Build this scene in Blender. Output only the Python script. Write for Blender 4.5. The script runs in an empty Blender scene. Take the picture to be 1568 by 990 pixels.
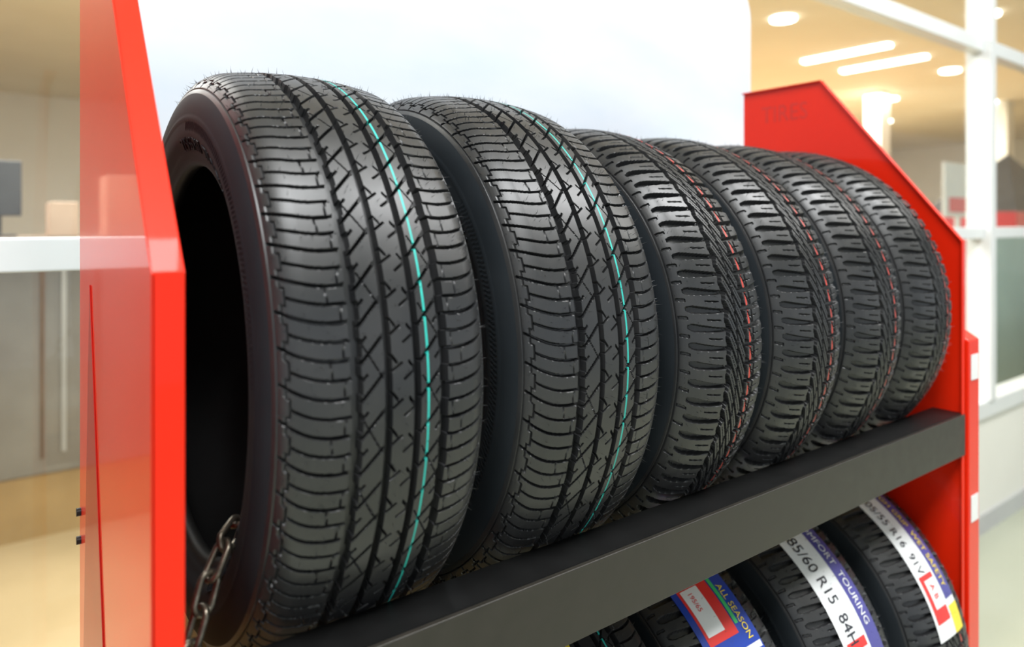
import bpy, bmesh, math, random
import numpy as np
from mathutils import Vector, Quaternion
random.seed(4); np.random.seed(4)
H=1.5
scn=bpy.context.scene
try: scn.view_settings.view_transform='Standard'
except Exception as e: print(e)

# ---------------------------------------------------------------- helpers
def link(o,parent=None):
    scn.collection.objects.link(o)
    if parent is not None: o.parent=parent
    return o
def mat(name,col,rough=.5,metal=0,coat=0,coat_r=.05,spec=.5,emit=None,es=0,noise=None,bump=None,coat_ior=1.5):
    m=bpy.data.materials.new(name); m.use_nodes=True
    nt=m.node_tree; b=nt.nodes['Principled BSDF']
    b.inputs['Base Color'].default_value=(*col,1); b.inputs['Roughness'].default_value=rough
    b.inputs['Metallic'].default_value=metal; b.inputs['Coat Weight'].default_value=coat; b.inputs['Coat IOR'].default_value=coat_ior
    b.inputs['Coat Roughness'].default_value=coat_r; b.inputs['Specular IOR Level'].default_value=spec
    if emit: b.inputs['Emission Color'].default_value=(*emit,1); b.inputs['Emission Strength'].default_value=es
    if noise or bump:
        tc=nt.nodes.new('ShaderNodeTexCoord')
    if noise:   # (scale, col2, rough variation)
        n=nt.nodes.new('ShaderNodeTexNoise'); n.inputs['Scale'].default_value=noise[0]; n.inputs['Detail'].default_value=5
        nt.links.new(tc.outputs['Object'],n.inputs['Vector'])
        r=nt.nodes.new('ShaderNodeValToRGB'); r.color_ramp.elements[0].position=.35; r.color_ramp.elements[1].position=.68
        r.color_ramp.elements[0].color=(*col,1); r.color_ramp.elements[1].color=(*noise[1],1)
        nt.links.new(n.outputs['Fac'],r.inputs['Fac']); nt.links.new(r.outputs['Color'],b.inputs['Base Color'])
        if len(noise)>2:
            mr=nt.nodes.new('ShaderNodeMapRange'); mr.inputs['From Min'].default_value=.3; mr.inputs['From Max'].default_value=.7
            mr.inputs['To Min'].default_value=rough-noise[2]; mr.inputs['To Max'].default_value=rough+noise[2]
            nt.links.new(n.outputs['Fac'],mr.inputs['Value']); nt.links.new(mr.outputs['Result'],b.inputs['Roughness'])
    if bump:
        n2=nt.nodes.new('ShaderNodeTexNoise'); n2.inputs['Scale'].default_value=bump[0]; n2.inputs['Detail'].default_value=4
        nt.links.new(tc.outputs['Object'],n2.inputs['Vector'])
        bp=nt.nodes.new('ShaderNodeBump'); bp.inputs['Strength'].default_value=bump[1]; bp.inputs['Distance'].default_value=bump[2]
        nt.links.new(n2.outputs['Fac'],bp.inputs['Height']); nt.links.new(bp.outputs['Normal'],b.inputs['Normal'])
    return m
def mesh_obj(name,verts,faces,m=None,parent=None,bevel=0,smooth=False):
    me=bpy.data.meshes.new(name); me.from_pydata([tuple(v) for v in verts],[],faces); me.update()
    bm=bmesh.new(); bm.from_mesh(me); bmesh.ops.recalc_face_normals(bm,faces=bm.faces); bm.to_mesh(me); bm.free()
    if m: me.materials.append(m)
    o=bpy.data.objects.new(name,me); link(o,parent)
    if smooth:
        for p in me.polygons: p.use_smooth=True
    if bevel:
        md=o.modifiers.new('bevel','BEVEL'); md.width=bevel; md.segments=3; md.limit_method='ANGLE'
    return o
def boxes(name,lst,m,parent=None,bevel=0):
    V=[];F=[]
    for (x0,x1,y0,y1,z0,z1) in lst:
        b=len(V)
        V+=[(x0,y0,z0),(x1,y0,z0),(x1,y1,z0),(x0,y1,z0),(x0,y0,z1),(x1,y0,z1),(x1,y1,z1),(x0,y1,z1)]
        F+=[(b,b+3,b+2,b+1),(b+4,b+5,b+6,b+7),(b,b+1,b+5,b+4),(b+1,b+2,b+6,b+5),(b+2,b+3,b+7,b+6),(b+3,b,b+4,b+7)]
    return mesh_obj(name,V,F,m,parent,bevel)
def empty(name,loc=(0,0,0)):
    e=bpy.data.objects.new(name,None); e.location=loc; link(e); return e
def prism(name,poly,x0,x1,m,parent=None,bevel=0):
    n=len(poly); V=[(x0,p[0],p[1]) for p in poly]+[(x1,p[0],p[1]) for p in poly]
    F=[tuple(range(n)),tuple(range(2*n-1,n-1,-1))]+[(i,(i+1)%n,n+(i+1)%n,n+i) for i in range(n)]
    return mesh_obj(name,V,F,m,parent,bevel)

# ---------------------------------------------------------------- materials
M_red=mat('red_gloss_paint',(.76,.020,.003),.36,coat=.6,coat_r=.03,coat_ior=1.34,spec=.14,noise=(2.5,(.70,.017,.003)),bump=(60,.03,.0005))
M_redmark=mat('faded_red_mark',(.52,.013,.003),.4,noise=(30,(.60,.015,.004)))
M_reddark=mat('dark_red_wedge',(.42,.008,.004),.4,coat=.4,coat_ior=1.34,spec=.15,noise=(6,(.36,.007,.004)))  # darker red, used only for the wedge on the left panel
M_beam=mat('dark_beam_metal',(.024,.0215,.017),.38,metal=.25,noise=(40,(.030,.026,.021),.05),bump=(600,.15,.0002))
M_black=mat('black_metal',(.004,.004,.004),.45,spec=.3,noise=(30,(.006,.006,.006)))
M_chain=mat('worn_steel_chain',(.26,.23,.18),.32,metal=.85,noise=(120,(.10,.085,.065),.1))
M_ply=mat('plywood_shelf',(.66,.42,.12),.5,noise=(9,(.54,.32,.09)))
M_white=mat('white_frame_paint',(.70,.72,.72),.35,noise=(3,(.66,.68,.68)))
M_lowwall=mat('cream_low_wall',(.76,.75,.69),.6,noise=(2,(.73,.72,.66)))
M_floor=mat('shop_floor_vinyl',(.46,.48,.38),.22,noise=(1.2,(.42,.44,.34)))
M_floorw=mat('warm_floor',(.42,.31,.17),.3,noise=(1.5,(.34,.25,.13)))
M_ceil=mat('warm_ceiling',(.86,.81,.68),.8,noise=(.8,(.82,.76,.62)))
M_ceil2=mat('white_ceiling',(.8,.8,.78),.8,noise=(.8,(.76,.76,.75)))
M_warmwall=mat('warm_wall',(.84,.83,.79),.7,noise=(.6,(.78,.77,.72)))
M_coolwall=mat('light_wall',(.74,.75,.77),.7,noise=(.6,(.70,.71,.73)))
M_sticker=mat('white_sticker',(.80,.80,.80),.4,noise=(40,(.75,.75,.75)))
M_lamp=mat('lamp_glow',(1,1,1),.5,emit=(1,.97,.90),es=9,noise=(5,(.98,.98,.98)))

def sign_mat():
    m=mat('sign_white_print',(.80,.83,.88),.35)
    nt=m.node_tree;b=nt.nodes['Principled BSDF']
    tc=nt.nodes.new('ShaderNodeTexCoord'); n=nt.nodes.new('ShaderNodeTexNoise'); n.inputs['Scale'].default_value=1.7; n.inputs['Detail'].default_value=6
    mp=nt.nodes.new('ShaderNodeMapping'); mp.inputs['Scale'].default_value=(1,1,2.6)
    nt.links.new(tc.outputs['Object'],mp.inputs['Vector']); nt.links.new(mp.outputs['Vector'],n.inputs['Vector'])
    r=nt.nodes.new('ShaderNodeValToRGB'); e=r.color_ramp.elements
    e[0].position=.35; e[0].color=(.53,.59,.655,1); e[1].position=.62; e[1].color=(.625,.65,.69,1)
    nt.links.new(n.outputs['Fac'],r.inputs['Fac']); nt.links.new(r.outputs['Color'],b.inputs['Base Color'])
    return m
M_sign=sign_mat()
def glass_mat():
    m=bpy.data.materials.new('window_glass'); m.use_nodes=True; nt=m.node_tree; nt.nodes.clear()
    o=nt.nodes.new('ShaderNodeOutputMaterial'); mx=nt.nodes.new('ShaderNodeMixShader'); t=nt.nodes.new('ShaderNodeBsdfTransparent')
    t.inputs['Color'].default_value=(.92,.96,.95,1)
    g=nt.nodes.new('ShaderNodeBsdfGlossy'); g.inputs['Roughness'].default_value=.02
    lw=nt.nodes.new('ShaderNodeLayerWeight'); lw.inputs['Blend'].default_value=.5
    p=nt.nodes.new('ShaderNodeMath'); p.operation='POWER'; p.inputs[1].default_value=5
    q=nt.nodes.new('ShaderNodeMath'); q.operation='MULTIPLY_ADD'; q.inputs[1].default_value=.8; q.inputs[2].default_value=.04
    nt.links.new(lw.outputs['Facing'],p.inputs[0]); nt.links.new(p.outputs[0],q.inputs[0])
    nt.links.new(q.outputs[0],mx.inputs[0]); nt.links.new(t.outputs[0],mx.inputs[1]); nt.links.new(g.outputs[0],mx.inputs[2]); nt.links.new(mx.outputs[0],o.inputs[0])
    return m
M_glass=glass_mat()
M_rub=mat('tire_rubber',(.0145,.015,.0165),.38,spec=.6,noise=(14,(.022,.0215,.022),.06),bump=(900,.14,.0003))
M_side=mat('tire_sidewall_rubber',(.013,.0165,.020),.66,spec=.16,noise=(10,(.018,.022,.026),.04))
M_teal=mat('teal_marker_stripe',(.02,.42,.36),.5,noise=(60,(.015,.34,.30)))
M_redln=mat('red_marker_stripe',(.50,.045,.03),.5,noise=(60,(.36,.035,.025)))
M_liner=mat('tire_inner_liner',(.004,.004,.004),.6,spec=.2,noise=(20,(.006,.006,.006)))

# ---------------------------------------------------------------- tires
def bez(p0,p1,p2,p3,n):
    t=np.linspace(0,1,n)[:,None]; p0,p1,p2,p3=map(np.array,(p0,p1,p2,p3))
    return (1-t)**3*p0+3*(1-t)**2*t*p1+3*(1-t)*t*t*p2+t**3*p3
def ss(e0,e1,x):
    t=np.clip((x-e0)/(e1-e0),0,1); return t*t*(3-2*t)
SOFT=.0004
def gr(dist,hw,depth,soft=None):
    soft=soft or SOFT
    return depth*(1-ss(hw-soft,hw+soft,np.abs(dist)))
def pm(x,P):  # centred modulo
    return (x+P/2)%P-P/2
class Section:
    def __init__(s,R,a,tw,rb,wb):
        w=np.linspace(0,tw,40); pts=np.stack([w,R-.007*(w/tw)**2.2],1)
        p0=pts[-1]; p3=np.array([a,R-.062])
        sh=bez(p0,p0+np.array([.017,-.0050]),p3+np.array([0,.034]),p3,30)[1:]
        sw=bez(p3,p3+np.array([0,-.028]),(wb+.008,rb+.034),(wb,rb+.006),26)[1:]
        bd=bez((wb,rb+.006),(wb-.001,rb-.002),(wb-.010,rb-.002),(wb-.015,rb+.002),8)[1:]
        pts=np.concatenate([pts,sh,sw]); s.out=pts
        d=np.r_[0,np.cumsum(np.linalg.norm(np.diff(pts,axis=0),axis=1))]
        s.d=d; s.L=d[-1]; s.pts=pts; s.bead=bd; s.R=R;s.a=a;s.tw=tw;s.rb=rb;s.wb=wb
        g=np.gradient(pts,d,axis=0); s.n=np.stack([-g[:,1],g[:,0]],1); s.n/=np.linalg.norm(s.n,axis=1)[:,None]
        s.s_sh=d[39+29]   # arc length at max width
    def at(s,x):
        x=np.asarray(x,float); sg=np.where(x<0,-1,1); ax=np.abs(x)
        w=np.interp(ax,s.d,s.pts[:,0])*sg; r=np.interp(ax,s.d,s.pts[:,1])
        nw=np.interp(ax,s.d,s.n[:,0])*sg; nr=np.interp(ax,s.d,s.n[:,1])
        return w,r,nw,nr
def depth_large(s,t,R):
    P=2*math.pi*R/66; a=np.abs(s); D=np.zeros(np.broadcast(s,t).shape)
    def add(v,mask=None):
        nonlocal D
        if mask is not None: v=v*mask
        D=np.maximum(D,v)
    # main grooves with slightly stepped edges
    stp=.0006*np.sign(np.sin(2*np.pi*t/P))
    add(gr(a-.047-stp,.0045,.0090)); add(gr(a-.0155,.0037,.0090)+0*t)
    x=np.clip((a-.047)/.07,0,1.3)
    curve=.014*x**1.6-.004*np.sin(np.clip(x,0,1)*math.pi)
    m=(a>.047)&(a<.1185)
    add(gr(pm(t+curve,P),.0013,.0065),m)
    m2=(a>.052)&(a<.107)
    add(gr(pm(t+curve+P/2,P),.0011,.0055),m2)
    q1=pm(t+curve+P/4,P)
    add(gr(a-.058-.10*q1,.0005,.0022),(np.abs(q1)<P*.20))
    q2=pm(t+curve-P/4,P*2)
    add(gr(a-.070+.10*q2,.0005,.0022),(np.abs(q2)<P*.20))
    z=.1075+.0045*(np.abs(pm(t+curve,P))<P*.25)
    add(gr(a-z,.0009,.0022))
    add(gr(pm(t+curve+P*.25,P/2),.0007,.0022),(a>.1075)&(a<.112))
    add(gr(a-.121,.0009,.0014)+0*t)
    # intermediate ribs : one bold diagonal per pitch and a thin cut that closes a triangle
    m=(a>.0165)&(a<.045)
    add(gr(pm(t+.95*s+.004,P),.0013,.0065),m)
    add(gr(pm(t-1.5*s+.011,2*P),.0007,.0045),m&(a>.021)&(a<.041))
    add(gr(pm(t+.95*s+.004+P/2,P),.0009,.0045),m&(a>.036))
    # centre rib notches
    add(gr(pm(t-1.2*s,P),.0013,.0065),(a<.015)&(s>.006))
    add(gr(pm(t-1.2*s+P/2,P),.0013,.0065),(a<.015)&(s<-.006))
    add(gr(pm(t+.6*s+P/4,P),.0007,.004),(s<.0115)&(s>.001))
    add(gr(pm(t+.6*s+P*.75,P),.0007,.004),(s>-.0115)&(s<-.001))
    return D
def depth_small(s,t,R):
    P=2*math.pi*R/84; a=np.abs(s); D=np.zeros(np.broadcast(s,t).shape)
    def add(v,mask=None):
        nonlocal D
        if mask is not None: v=v*mask
        D=np.maximum(D,v)
    tri=np.abs(pm(t,P))/(P/2)
    add(gr(a-.0215-.0036*(tri-.5),.0036,.0085,.0008))
    x=np.clip((a-.022)/.06,0,1.3); curve=.006*x**1.6
    u=pm(t+curve,P)
    hw=.0018+.0028*np.clip(x,0,1)
    end=np.sqrt(np.clip(1-((a-.080)/.012)**2,0,1)); hw=np.where(a>.080,hw*end,hw)
    add(.0075*(1-ss(hw-.0006,hw+.0006,np.abs(u))),(a>.024)&(a<.092))
    add(gr(pm(t+curve+P/2,P),.0006,.003),(a>.034)&(a<.060))
    add(gr(pm(t+curve+P/2,P),.0018,.003),(a>.090)&(a<.104))
    add(gr(a-.107,.0009,.0015)+0*t)
    add(gr(s-.0435,.0024,.0075)+0*t)
    add(gr(pm(t-1.7*s,P),.0027,.0075,.0008),(a<.0195))
    add(gr(pm(t-1.7*s+P/2,P),.0006,.003),(a<.015))
    add(gr(s+.0010*np.sin(2*np.pi*t/P),.0011,.006),(a<.006))
    add(gr(pm(t-1.7*s+.004,P),.0023,.007),(s>.024)&(s<.0435))
    return D

def build_tire(name,R,a,tw,rb,wb,rows,ds,fn,k,stripe,mstripe,nhair,edges,thr):
    S=Section(R,a,tw,rb,wb)
    fine=(.128 if R>.315 else .112)*k
    cols=list(np.arange(-fine,fine+1e-6,ds))+list(np.arange(-S.L,-fine,.0028))+list(np.arange(fine+.0028,S.L,.0028))+[S.L]
    ex=[]
    for e,hw in edges: 
        for q in (e-hw-SOFT,e-hw+SOFT,e+hw-SOFT,e+hw+SOFT): ex.append(q*k)
    stripe=(stripe[0]*k,stripe[1]*k)
    ex+=list(stripe)
    cols=[c for c in cols if all(abs(c-q)>.0004 for q in ex)]+ex
    cols=np.array(sorted(cols)); nc=len(cols)
    w,r,nw,nr=S.at(cols)
    phi=np.arange(rows)/rows*2*np.pi; t=phi[:,None]*R
    D=fn(cols[None,:]/k,t,R)
    ac=np.abs(cols)[None,:]; s1=S.s_sh
    D=D-.0009*((ac>s1-.004)&(ac<s1-.0015))-.0008*((ac>s1+.034)&(ac<s1+.0365))
    hatch=.00045*np.sign(np.sin(phi[:,None]*300+ac*900))*((ac>s1-.0005)&(ac<s1+.010))
    arcs=(np.sin(phi*2+.6)>0.1)[:,None]
    D=D+hatch*arcs
    D=D+.0005*((ac>s1+.042)&(np.sin(ac*2200)>0))
    bead=S.bead
    inn=np.array([(wb-.016,rb+.012),(wb-.006,rb+.030),(a-.012,R-.075),(a-.013,R-.055),(tw-.002,R-.026),(tw*.6,R-.018),(0,R-.016)])
    right=np.concatenate([bead,inn]); left=right[::-1][1:]*np.array([-1,1])
    extra=np.concatenate([right,left]); ne=len(extra)
    W=np.concatenate([np.broadcast_to(w,(rows,nc))-D*nw[None,:],np.broadcast_to(extra[:,0],(rows,ne))],1)
    RR=np.concatenate([np.broadcast_to(r,(rows,nc))-D*nr[None,:],np.broadcast_to(extra[:,1],(rows,ne))],1)
    N=nc+ne
    co=np.stack([W,-RR*np.sin(phi)[:,None],RR*np.cos(phi)[:,None]],2).reshape(-1,3)
    I,J=np.meshgrid(np.arange(rows),np.arange(N),indexing='ij'); I2=(I+1)%rows; J2=(J+1)%N
    F=np.stack([I*N+J,I2*N+J,I2*N+J2,I*N+J2],2).reshape(-1,4)
    Dx=np.concatenate([D,np.zeros((rows,ne))],1)
    q=np.stack([Dx[I,J],Dx[I2,J],Dx[I2,J2],Dx[I,J2]],0)
    mean=q.mean(0).reshape(-1)
    cc=np.concatenate([cols,np.full(ne,9.)]); c2=np.roll(cc,-1); mid=((cc+c2)/2)[J].reshape(-1)
    mi=np.zeros(len(F),int); mi[np.abs(mid)>fine]=1
    Jf=J.reshape(-1); mi[Jf>=nc]=3
    mi[(mid>stripe[0])&(mid<stripe[1])&(mean<thr)]=2
    smooth=(np.abs(mid)>fine)|(Jf>=nc)
    hv=[];hf=[]; base=len(co)
    for kk in range(nhair):
        tries=0
        while True:
            i=random.randrange(rows); j=random.randrange(nc); tries+=1
            if (abs(cols[j])<fine*.93 and D[i,j]<1e-5) or tries>60: break
        p=co[i*N+j]; nn=np.array([nw[j],-nr[j]*math.sin(phi[i]),nr[j]*math.cos(phi[i])])
        nn=nn+np.random.normal(0,.25,3); nn/=np.linalg.norm(nn)
        u=np.cross(nn,[1,.1,.2]); u/=np.linalg.norm(u); v=np.cross(nn,u); Lh=random.uniform(.003,.0085); rh=.00036
        b=base+len(hv)
        for an in (0,2.094,4.189): hv.append(p-nn*.0005+rh*(u*math.cos(an)+v*math.sin(an)))
        hv.append(p+nn*Lh)
        hf+=[(b,b+1,b+3),(b+1,b+2,b+3),(b+2,b,b+3)]
    co=np.concatenate([co,np.array(hv)]) if hv else co
    me=bpy.data.meshes.new(name)
    nq=len(F); nt_=len(hf)
    me.vertices.add(len(co)); me.vertices.foreach_set('co',co.astype(np.float32).ravel())
    me.loops.add(nq*4+nt_*3); me.loops.foreach_set('vertex_index',np.concatenate([F.ravel(),np.array(hf,int).ravel()]).astype(np.int32))
    me.polygons.add(nq+nt_)
    st=np.concatenate([np.arange(nq)*4,nq*4+np.arange(nt_)*3]).astype(np.int32)
    me.polygons.foreach_set('loop_start',st)
    me.polygons.foreach_set('material_index',np.concatenate([mi,np.zeros(nt_,int)]).astype(np.int32))
    me.polygons.foreach_set('use_smooth',np.concatenate([smooth,np.zeros(nt_,bool)]))
    for m in (M_rub,M_side,mstripe,M_liner): me.materials.append(m)
    me.update(calc_edges=True); me.validate()
    return me,S

RL,RS=.326,.312
me_L,S_L=build_tire('tire_wide_mesh',RL,.106,.076,.216,.095,2400,.0012,depth_large,.88,(.0265,.0292),M_teal,1100,
    [(-.047,.0043),(.047,.0043),(-.0155,.0037),(.0155,.0037)],.004)
me_S,S_S=build_tire('tire_narrow_mesh',RS,.087,.058,.200,.076,1900,.0013,depth_small,.85,(.0300,.0345),M_redln,700,
    [(.0435,.0024)],.002)

def text_mesh(body,size):
    c=bpy.data.curves.new('t','FONT'); c.body=body; c.size=size; c.resolution_u=3
    o=bpy.data.objects.new('t',c); scn.collection.objects.link(o)
    dg=bpy.context.evaluated_depsgraph_get(); e=o.evaluated_get(dg); m=e.to_mesh()
    V=np.array([v.co[:] for v in m.vertices]); F=[tuple(p.vertices) for p in m.polygons]
    e.to_mesh_clear(); bpy.data.objects.remove(o); bpy.data.curves.remove(c)
    return V,F
def sidewall_text(parent,S,body,size,phic,soff):
    rot=parent.rotation_euler[0]
    V,F=text_mesh(body,size); V[:,0]-=(V[:,0].min()+V[:,0].max())/2
    out=[]
    for v in V:
        s=-(S.s_sh+soff-v[1]); w,r,nw,nr=S.at(s)
        ph=phic + v[0]/.28 - rot
        w=w+nw*.0007; r=r+nr*.0007
        out.append((w,-r*math.sin(ph),r*math.cos(ph)))
    o=mesh_obj('sidewall_lettering',out,F,M_side,parent)
    md=o.modifiers.new('s','SOLIDIFY'); md.thickness=.001; md.offset=0
    return o
def put_tire(me,x,y,z,rot):
    o=bpy.data.objects.new('tire',me); link(o); o.location=(x,y,z+H); o.rotation_euler=(rot,0,0); return o
T=[put_tire(me_L,.281,.855,-.152,.3),put_tire(me_L,.527,.855,-.152,1.1)]
for x,r in ((.754,.2),(.953,.9),(1.147,2.3),(1.343,3.3)): T.append(put_tire(me_S,x,.847,-.164,r))
sidewall_text(T[0],S_L,'225/55 R17  97V  RADIAL',.022,.35,.032)
sidewall_text(T[0],S_L,'TUBELESS  STEEL BELTED',.016,2.4,.030)
sidewall_text(T[1],S_L,'225/55 R17  97V  RADIAL',.022,.6,.032)

# lower row
low=[]
for x,me,z,sx in ((1.352,me_S,-.80,1.2),(1.085,me_S,-.79,1.2),(.83,me_S,-.795,1.2),(.59,me_L,-.785,1),(.34,me_L,-.785,1)):
    t=put_tire(me,x,.825,z,random.uniform(0,3)); t.scale=(sx,1,1); low.append(t)

# labels on the lower tires
def cm(n,c,r=.35): return mat(n,c,r,noise=(25,tuple(k*.93 for k in c)))
L_white=cm('label_white',(.74,.75,.75)); L_blue=cm('label_blue',(.015,.05,.35)); L_red=cm('label_red',(.72,.035,.03)); L_yel=cm('label_yellow',(.85,.65,.04)); L_blk=cm('label_ink',(.02,.02,.03)); L_pur=cm('label_violet',(.07,.065,.26)); L_grn=cm('label_green',(.05,.5,.15))
def patch(parent,S,w0,w1,p0,p1,m,off,name):
    rot=parent.rotation_euler[0]; V=[];F=[]; n=24; k=8
    for i in range(n+1):
        ph=math.radians(p0+(p1-p0)*i/n)-rot
        for j in range(k+1):
            s=w0+(w1-w0)*j/k; w,r,nw,nr=S.at(s); w+=nw*off; r+=nr*off
            V.append((w,-r*math.sin(ph),r*math.cos(ph)))
    for i in range(n):
        for j in range(k):
            b=i*(k+1)+j; F.append((b,b+k+1,b+k+2,b+1))
    return mesh_obj(name,V,F,m,parent,smooth=True)
def ltext(parent,S,body,size,w0,p0,m,off=.0022):
    rot=parent.rotation_euler[0]; V,F=text_mesh(body,size); out=[]
    for v in V:
        s=w0+v[1]; w,r,nw,nr=S.at(s); ph=math.radians(p0)-rot+v[0]/S.R; w+=nw*off;r+=nr*off
        out.append((w,-r*math.sin(ph),r*math.cos(ph)))
    return mesh_obj('label_text',out,F,m,parent)
def label_a(t):
    S=S_S
    patch(t,S,-.034,.042,8,76,L_white,.0010,'label_sheet')
    patch(t,S,.014,.042,8,66,L_pur,.0014,'label_band')
    ltext(t,S,'205/55 R16  91V',.022,-.022,29,L_blk)
    ltext(t,S,'HIGH GRIP  WET SAFETY',.017,.020,28,L_yel)
    patch(t,S,-.028,.008,57,58.5,L_red,.0018,'label_box'); patch(t,S,-.028,.008,67,71,L_red,.0018,'label_box')
    patch(t,S,-.028,-.020,58.5,67,L_red,.0018,'label_box')
    ltext(t,S,'A B',.016,-.012,60,L_red)
    patch(t,S,.014,.042,68,76,L_yel,.0014,'label_band')
def label_b(t):
    S=S_S
    patch(t,S,-.038,.044,8,84,L_white,.0010,'label_sheet')
    patch(t,S,.014,.044,8,84,L_pur,.0014,'label_band')
    ltext(t,S,'185/60 R15  84H',.026,-.025,30,L_blk)
    ltext(t,S,'COMFORT  TOURING',.018,.021,28,L_white)
    patch(t,S,-.032,.008,62,64.5,L_red,.0018,'label_box'); patch(t,S,-.032,.008,73,75,L_red,.0018,'label_box')
    ltext(t,S,'C B',.020,-.020,66,L_red)
def label_c(t):
    S=S_S
    patch(t,S,-.045,.045,28,88,L_blue,.0010,'label_sheet')
    patch(t,S,-.036,.014,30,46,L_red,.0014,'label_box'); patch(t,S,-.032,-.004,32,44,L_white,.0018,'label_box')
    patch(t,S,.016,.022,31,44,L_grn,.0016,'label_box'); patch(t,S,-.042,.042,49.5,51,L_white,.0016,'label_band')
    ltext(t,S,'195/65',.010,-.024,33,L_red,.0024)
    ltext(t,S,'RADIAL 195/65',.024,-.030,52,L_white)
    ltext(t,S,'ALL SEASON',.014,.024,34,L_yel)
label_a(low[0]); label_b(low[1]); label_c(low[2])
patch(low[3],S_L,-.03,-.024,20,70,L_yel,.0012,'marker_stripe')

# ---------------------------------------------------------------- rack
rack=empty('tire_rack')
XL,XR=.092,1.482
prof=[(.55,.02-H),(.55,-.036),(.832,.314),(1.034,.314),(1.034,.02-H)]
prof=[(y,z+H) for y,z in prof]
def flange(name,x0,x1,pts,th=.0035):
    V=[];F=[]
    n=len(pts); nrm=[]
    for i in range(n):
        a=Vector(pts[max(i-1,0)]); b=Vector(pts[min(i+1,n-1)]); d=(b-a).normalized(); nrm.append(Vector((d.y,-d.x)))
    for i,p in enumerate(pts):
        q=Vector(p)+nrm[i]*th
        V+=[(x0,p[0],p[1]),(x1,p[0],p[1]),(x1,q[0],q[1]),(x0,q[0],q[1])]
    for i in range(n-1):
        b=4*i
        for k in range(4): F.append((b+k,b+(k+1)%4,b+4+(k+1)%4,b+4+k))
    F.append((0,1,2,3)); F.append((4*n-4,4*n-3,4*n-2,4*n-1))
    return mesh_obj(name,V,F,M_red,rack,bevel=.0012)
prism('side_panel_left',prof,XL,XL+.003,M_red,rack,.001)
prism('side_panel_right',prof,XR-.003,XR,M_red,rack,.001)
prism('side_wedge_left',[(.915,H-.07),(.775,H-.50),(.775,.4),(.985,.4),(.975,H-.50)],XL-.0015,XL,M_reddark,rack,.0005)  # thin plate on the outer face: a darker red wedge widening downwards
fp=[prof[0],prof[1],prof[2],prof[3]]
flange('flange_left',XL,XL+.0225,fp); flange('flange_right',XR-.012,XR,fp)
Vt,Ft=text_mesh('TIRES',.055)
mesh_obj('panel_mark',[(XR-.0034,.985-v[0]*.9,1.735+v[1]) for v in Vt],Ft,M_redmark,rack)
def angle(name,y0,y1,zt,hh,m,face_front=True):
    th=.004
    if face_front:
        poly=[(y0,zt),(y1,zt),(y1,zt-th),(y0+th,zt-th),(y0+th,zt-hh),(y0,zt-hh)]
    else:
        poly=[(y0,zt),(y1,zt),(y1,zt-hh),(y1-th,zt-hh),(y1-th,zt-th),(y0,zt-th)]
    return prism(name,[(y,z+H) for y,z in poly],XL+.004,XR-.004,m,rack,.0012)
angle('front_beam',.548,.605,-.3625,.077,M_beam)
prism('front_beam_ledge',[(y,z+H) for y,z in [(.553,-.3625),(.605,-.3625),(.605,-.3612),(.553,-.3612)]],XL+.004,XR-.004,M_black,rack)
angle('rear_beam',1.006,1.034,-.445,.06,M_beam,False)
angle('lower_front_beam',.548,.590,-1.008,.078,M_beam)
angle('lower_rear_beam',1.006,1.034,-1.06,.06,M_beam,False)
boxes('shelf_board',[(XL+.004,XR-.004,.64,1.004,H-.492,H-.480)],M_ply,rack)
boxes('foot',[(XL,XL+.05,.55,1.034,0,.025),(XR-.05,XR,.55,1.034,0,.025)],M_red,rack,.002)
for z in (-.36,-.395):
    bpy.ops.mesh.primitive_cylinder_add(radius=.005,depth=.005,location=(XL-.0025,1.020,z+H),rotation=(0,math.pi/2,0),vertices=16)
    o=bpy.context.object; o.name='bolt'; o.data.materials.append(M_black); o.parent=rack
up=empty('rack_upright_post')
prism('post',[(.545,.0),(.545,H-.225),(.575,H-.205),(.60,H-.205),(.60,0)],XR+.004,XR+.052,M_red,up,.002)
boxes('sticker',[(XR+.012,XR+.044,.5435,.5445,H-.300,H-.252),(XR+.012,XR+.044,.5435,.5445,H-.570,H-.520)],M_sticker,up)

# chain
def link_mesh():
    V=[];F=[]; n=28;k=8; Lh=.0125; rr=.0085; tr=.0029
    for i in range(n):
        a=2*math.pi*i/n; cx=rr*math.cos(a); cz=rr*math.sin(a)+(Lh/1.6 if math.sin(a)>0 else -Lh/1.6)
        nx,nz=math.cos(a),math.sin(a)
        for j in range(k):
            b=2*math.pi*j/k; V.append((cx+tr*math.cos(b)*nx,tr*math.sin(b),cz+tr*math.cos(b)*nz))
    for i in range(n):
        for j in range(k): F.append((i*k+j,i*k+(j+1)%k,((i+1)%n)*k+(j+1)%k,((i+1)%n)*k+j))
    return V,F
def chain(pts):
    P=[Vector(p) for p in pts]; V0,F0=link_mesh(); V=[];F=[]
    step=.0260; cur=P[0]; pos=[cur.copy()]; i=1
    while i<len(P):
        seg=P[i]-cur
        if seg.length<step: i+=1; continue
        cur=cur+seg.normalized()*step; pos.append(cur.copy())
    for k in range(len(pos)-1):
        c=(pos[k]+pos[k+1])/2; dz=(pos[k+1]-pos[k]).normalized()
        q=dz.to_track_quat('Z','Y'); b=len(V)
        q=q@Quaternion((0,0,1),math.pi/2*(k%2)+.35)
        for v in V0: V.append(tuple(c+q@Vector(v)))
        F+=[tuple(b+x for x in f) for f in F0]
    return mesh_obj('security_chain',V,F,M_chain,None,smooth=True)
chain([(.235,.72,H-.295),(.20,.68,H-.278),(.172,.652,H-.274),(.153,.635,H-.290),(.142,.628,H-.320),(.134,.622,H-.350),(.128,.615,H-.385),(.124,.605,H-.46)])

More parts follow.
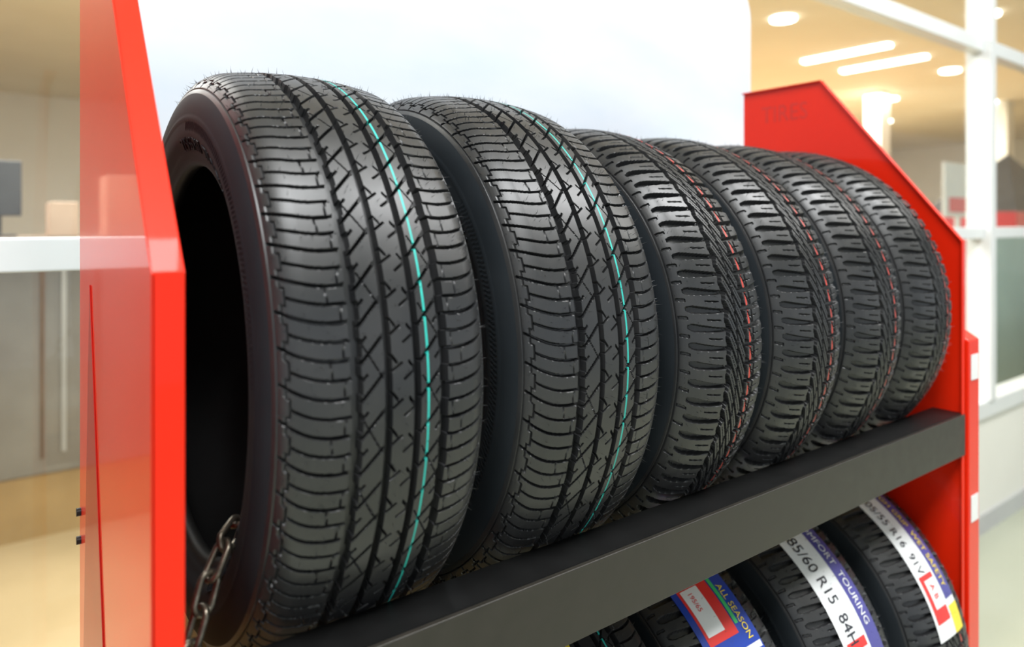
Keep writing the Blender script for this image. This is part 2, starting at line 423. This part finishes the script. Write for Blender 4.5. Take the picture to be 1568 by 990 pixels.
# ---------------------------------------------------------------- sign board behind rack
def rounded(x0,x1,z0,z1,r,n=10):
    pts=[(x0,z0),(x1,z0)]
    for i in range(n+1):
        a=math.pi/2*i/n; pts.append((x1-r+r*math.cos(a),z1-r+r*math.sin(a)))
    for i in range(n+1):
        a=math.pi/2+math.pi/2*i/n; pts.append((x0+r+r*math.cos(a),z1-r+r*math.sin(a)))
    return pts
pts=rounded(.14,1.80,.95,2.22,.13); n=len(pts)
V=[(x,1.235,z) for x,z in pts]+[(x,1.255,z) for x,z in pts]
sg=empty('sign_board')
mesh_obj('sign_face',V,[tuple(range(n)),tuple(range(2*n-1,n-1,-1))]+[(i,(i+1)%n,n+(i+1)%n,n+i) for i in range(n)],M_sign,sg)
boxes('sign_leg',[(.30,.34,1.256,1.29,0,1.9),(1.60,1.64,1.256,1.29,0,1.9)],M_white,sg)

# ---------------------------------------------------------------- glass wall
YW=1.357
win=empty('window_1')
fr=[(-5,9.2,YW,YW+.07,1.42,1.475),(-5,9.2,YW,YW+.07,2.33,2.40),(-5,9.2,YW-.02,YW+.09,.556,.635),(-5,9.2,YW,YW+.07,3.75,3.9)]
for x in (-3.6,.20,3.88,7.6): fr.append((x,x+.065,YW-.03,YW+.08,.635,3.9))
boxes('window_frame',fr,M_white,win,.004)
mesh_obj('window_pane',[(-5,YW+.03,.635),(9.2,YW+.03,.635),(9.2,YW+.03,3.75),(-5,YW+.03,3.75)],[(0,1,2,3)],M_glass,win)
boxes('wall_low_back',[(-5,24,YW,YW+.10,0,.556)],M_lowwall)
boxes('baseboard_back',[(-5,24,YW-.012,YW,0,.09)],mat('grey_baseboard',(.50,.51,.50),.5,noise=(3,(.46,.46,.46))))
boxes('wall_back_right',[(9.2,24,YW,YW+.1,.556,3.9)],M_warmwall)
boxes('floor',[(-5,24,-6,YW+.05,-.05,0)],M_floor)
boxes('floor_showroom',[(-5,24,YW+.05,16,-.05,0)],M_floorw)
boxes('ceiling',[(-5,24,-6,YW+.05,3.9,3.95)],M_ceil2)
boxes('ceiling_showroom',[(-5,24,YW+.05,16,3.9,3.95)],M_ceil)
boxes('wall_left',[(-5.1,-5,YW,16,0,3.9)],M_coolwall)
boxes('wall_right',[(24,24.1,-6,16,0,3.9)],M_warmwall)
boxes('wall_back',[(-5,24,16,16.1,0,3.9)],M_warmwall)

def lamp_box(name,x,y0,y1,w=.12): 
    return boxes(name,[(x-w/2,x+w/2,y0,y1,3.86,3.9)],M_lamp)
for (x,y0,y1) in ((9.7,4.5,5.75),(10.8,4.5,5.75),(9.7,8.5,9.75),(10.8,8.5,9.75),(.2,5,6.2),(-1.5,4,5.2)): lamp_box('linear_ceiling_lamp',x,y0,y1)
for (x,y) in ((7.48,4.69),(12.15,4.72),(8.6,6.9),(9.2,3.2),(14,6.5),(16,5.5),(6,3.4),(.9,3.3),(17,8)):
    bpy.ops.mesh.primitive_cylinder_add(radius=.14,depth=.03,location=(x,y,3.885),vertices=32)
    o=bpy.context.object; o.name='round_ceiling_lamp'; o.data.materials.append(M_lamp)
def area(name,loc,size,power,col,rot=(0,0,0)):
    l=bpy.data.lights.new(name,'AREA'); l.shape='RECTANGLE'; l.size=size[0]; l.size_y=size[1]; l.energy=power; l.color=col
    o=bpy.data.objects.new(name,l); o.location=loc; o.rotation_euler=rot; link(o); return o
area('showroom_light_panel',(.8,5.0,3.84),(5,4.0),720,(1,.98,.95))
area('showroom_light_panel',(12,7.5,3.84),(8,3),1400,(1,.92,.76))
area('shop_light_panel',(-.6,-.5,3.85),(2.4,1.0),150,(.97,.99,1))
area('shop_light_panel',(2.2,-.4,3.85),(2.4,1.0),120,(.98,.99,1))
area('shop_light_panel',(5.5,-.4,3.85),(2.4,1.0),60,(1,.99,.96))

# showroom contents
M_steel=mat('steel_cabinet',(.23,.215,.195),.35,metal=.3,noise=(2,(.15,.135,.12)))
M_brown=mat('brown_wood',(.15,.10,.065),.45,noise=(5,(.10,.065,.04)))
M_dark=mat('dark_plastic',(.06,.06,.065),.4,noise=(5,(.09,.09,.095)))
M_card=mat('cardboard',(.60,.44,.33),.7,noise=(6,(.52,.37,.27)))
M_pale=mat('pale_panel',(.80,.80,.77),.6,noise=(3,(.74,.74,.71)))
M_grey=mat('grey_trim',(.38,.37,.35),.4,noise=(3,(.32,.31,.29)))
M_green=mat('pale_green_panel',(.36,.47,.42),.35,noise=(3,(.31,.41,.37)))
cab=empty('storage_cabinet')
boxes('body',[(-1.6,1.2,4.0,4.6,.30,1.38)],M_steel,cab,.01)
boxes('top',[(-1.65,1.25,3.95,4.65,1.38,1.43)],M_brown,cab,.005)
boxes('plinth',[(-1.6,1.2,4.02,4.6,0,.30)],mat('cabinet_plinth_wood',(.42,.27,.11),.5,noise=(4,(.34,.21,.08))),cab)
boxes('door_gap',[(-.705+i*.45,-.69+i*.45,3.992,4.0,.38,1.36) for i in range(4)],M_brown,cab)
boxes('door_trim',[(-.62+i*.45,-.60+i*.45,3.985,4.0,.40,1.34) for i in range(4)],M_grey,cab)
mon=empty('computer_monitor')
boxes('screen',[(-.12,.13,4.2,4.23,1.53,1.80)],M_dark,mon,.005)
boxes('stand',[(.0,.05,4.22,4.24,1.44,1.55),(-.06,.11,4.16,4.30,1.43,1.44)],M_dark,mon)
boxes('cardboard_box',[(-.75,-.30,4.1,4.4,1.43,1.74)],M_card,None,.004)
boxes('cardboard_box',[(.24,.36,4.1,4.4,1.43,1.60)],M_card,None,.004)
boxes('display_partition',[(6.0,9.5,2.1,2.2,0,1.42)],M_green,None,.01)
boxes('column_2',[(13.0,13.35,6.2,6.5,0,3.9)],M_pale); boxes('column_3',[(16.0,16.35,5.2,5.6,0,3.9)],M_pale)
ps=empty('poster_stand')
boxes('board',[(7.6,8.5,3.0,3.03,1.55,2.1)],M_pale,ps,.005)
boxes('print',[(7.7,8.4,2.995,3.0,1.6,1.75)],L_red,ps); boxes('pole',[(8.0,8.05,3.03,3.07,0,1.6)],M_white,ps)
tent=empty('display_stand')
mesh_obj('canopy',[(9.2,2.9,1.62),(11.5,2.9,1.62),(11.5,3.9,1.62),(9.2,3.9,1.62),(10.2,3.3,2.35),(10.6,3.5,2.35)],[(0,1,4),(1,5,4),(1,2,5),(2,3,5),(3,4,5),(3,0,4),(0,3,2,1)],M_dark,tent)
boxes('counter',[(9.2,11.5,2.9,3.9,0,1.62)],L_red,tent)
boxes('shelf_unit',[(14,18,10,10.6,0,2.0),(4,8,12,12.5,0,1.9)],M_pale,None,.01)

# ---------------------------------------------------------------- world & camera
w=bpy.data.worlds.new('world'); scn.world=w; w.use_nodes=True
bg=w.node_tree.nodes['Background']; bg.inputs[0].default_value=(.85,.93,1,1); bg.inputs[1].default_value=.88
c=bpy.data.cameras.new('camera'); cam=bpy.data.objects.new('camera',c); link(cam)
cam.location=(0,0,H); cam.rotation_euler=(math.pi/2,0,-math.atan2(.5984,.8014))
c.sensor_width=36; c.lens=24.635; c.shift_y=-155/1568
c.dof.use_dof=True; c.dof.focus_distance=.82; c.dof.aperture_fstop=2.9
c.clip_start=.02
scn.camera=cam
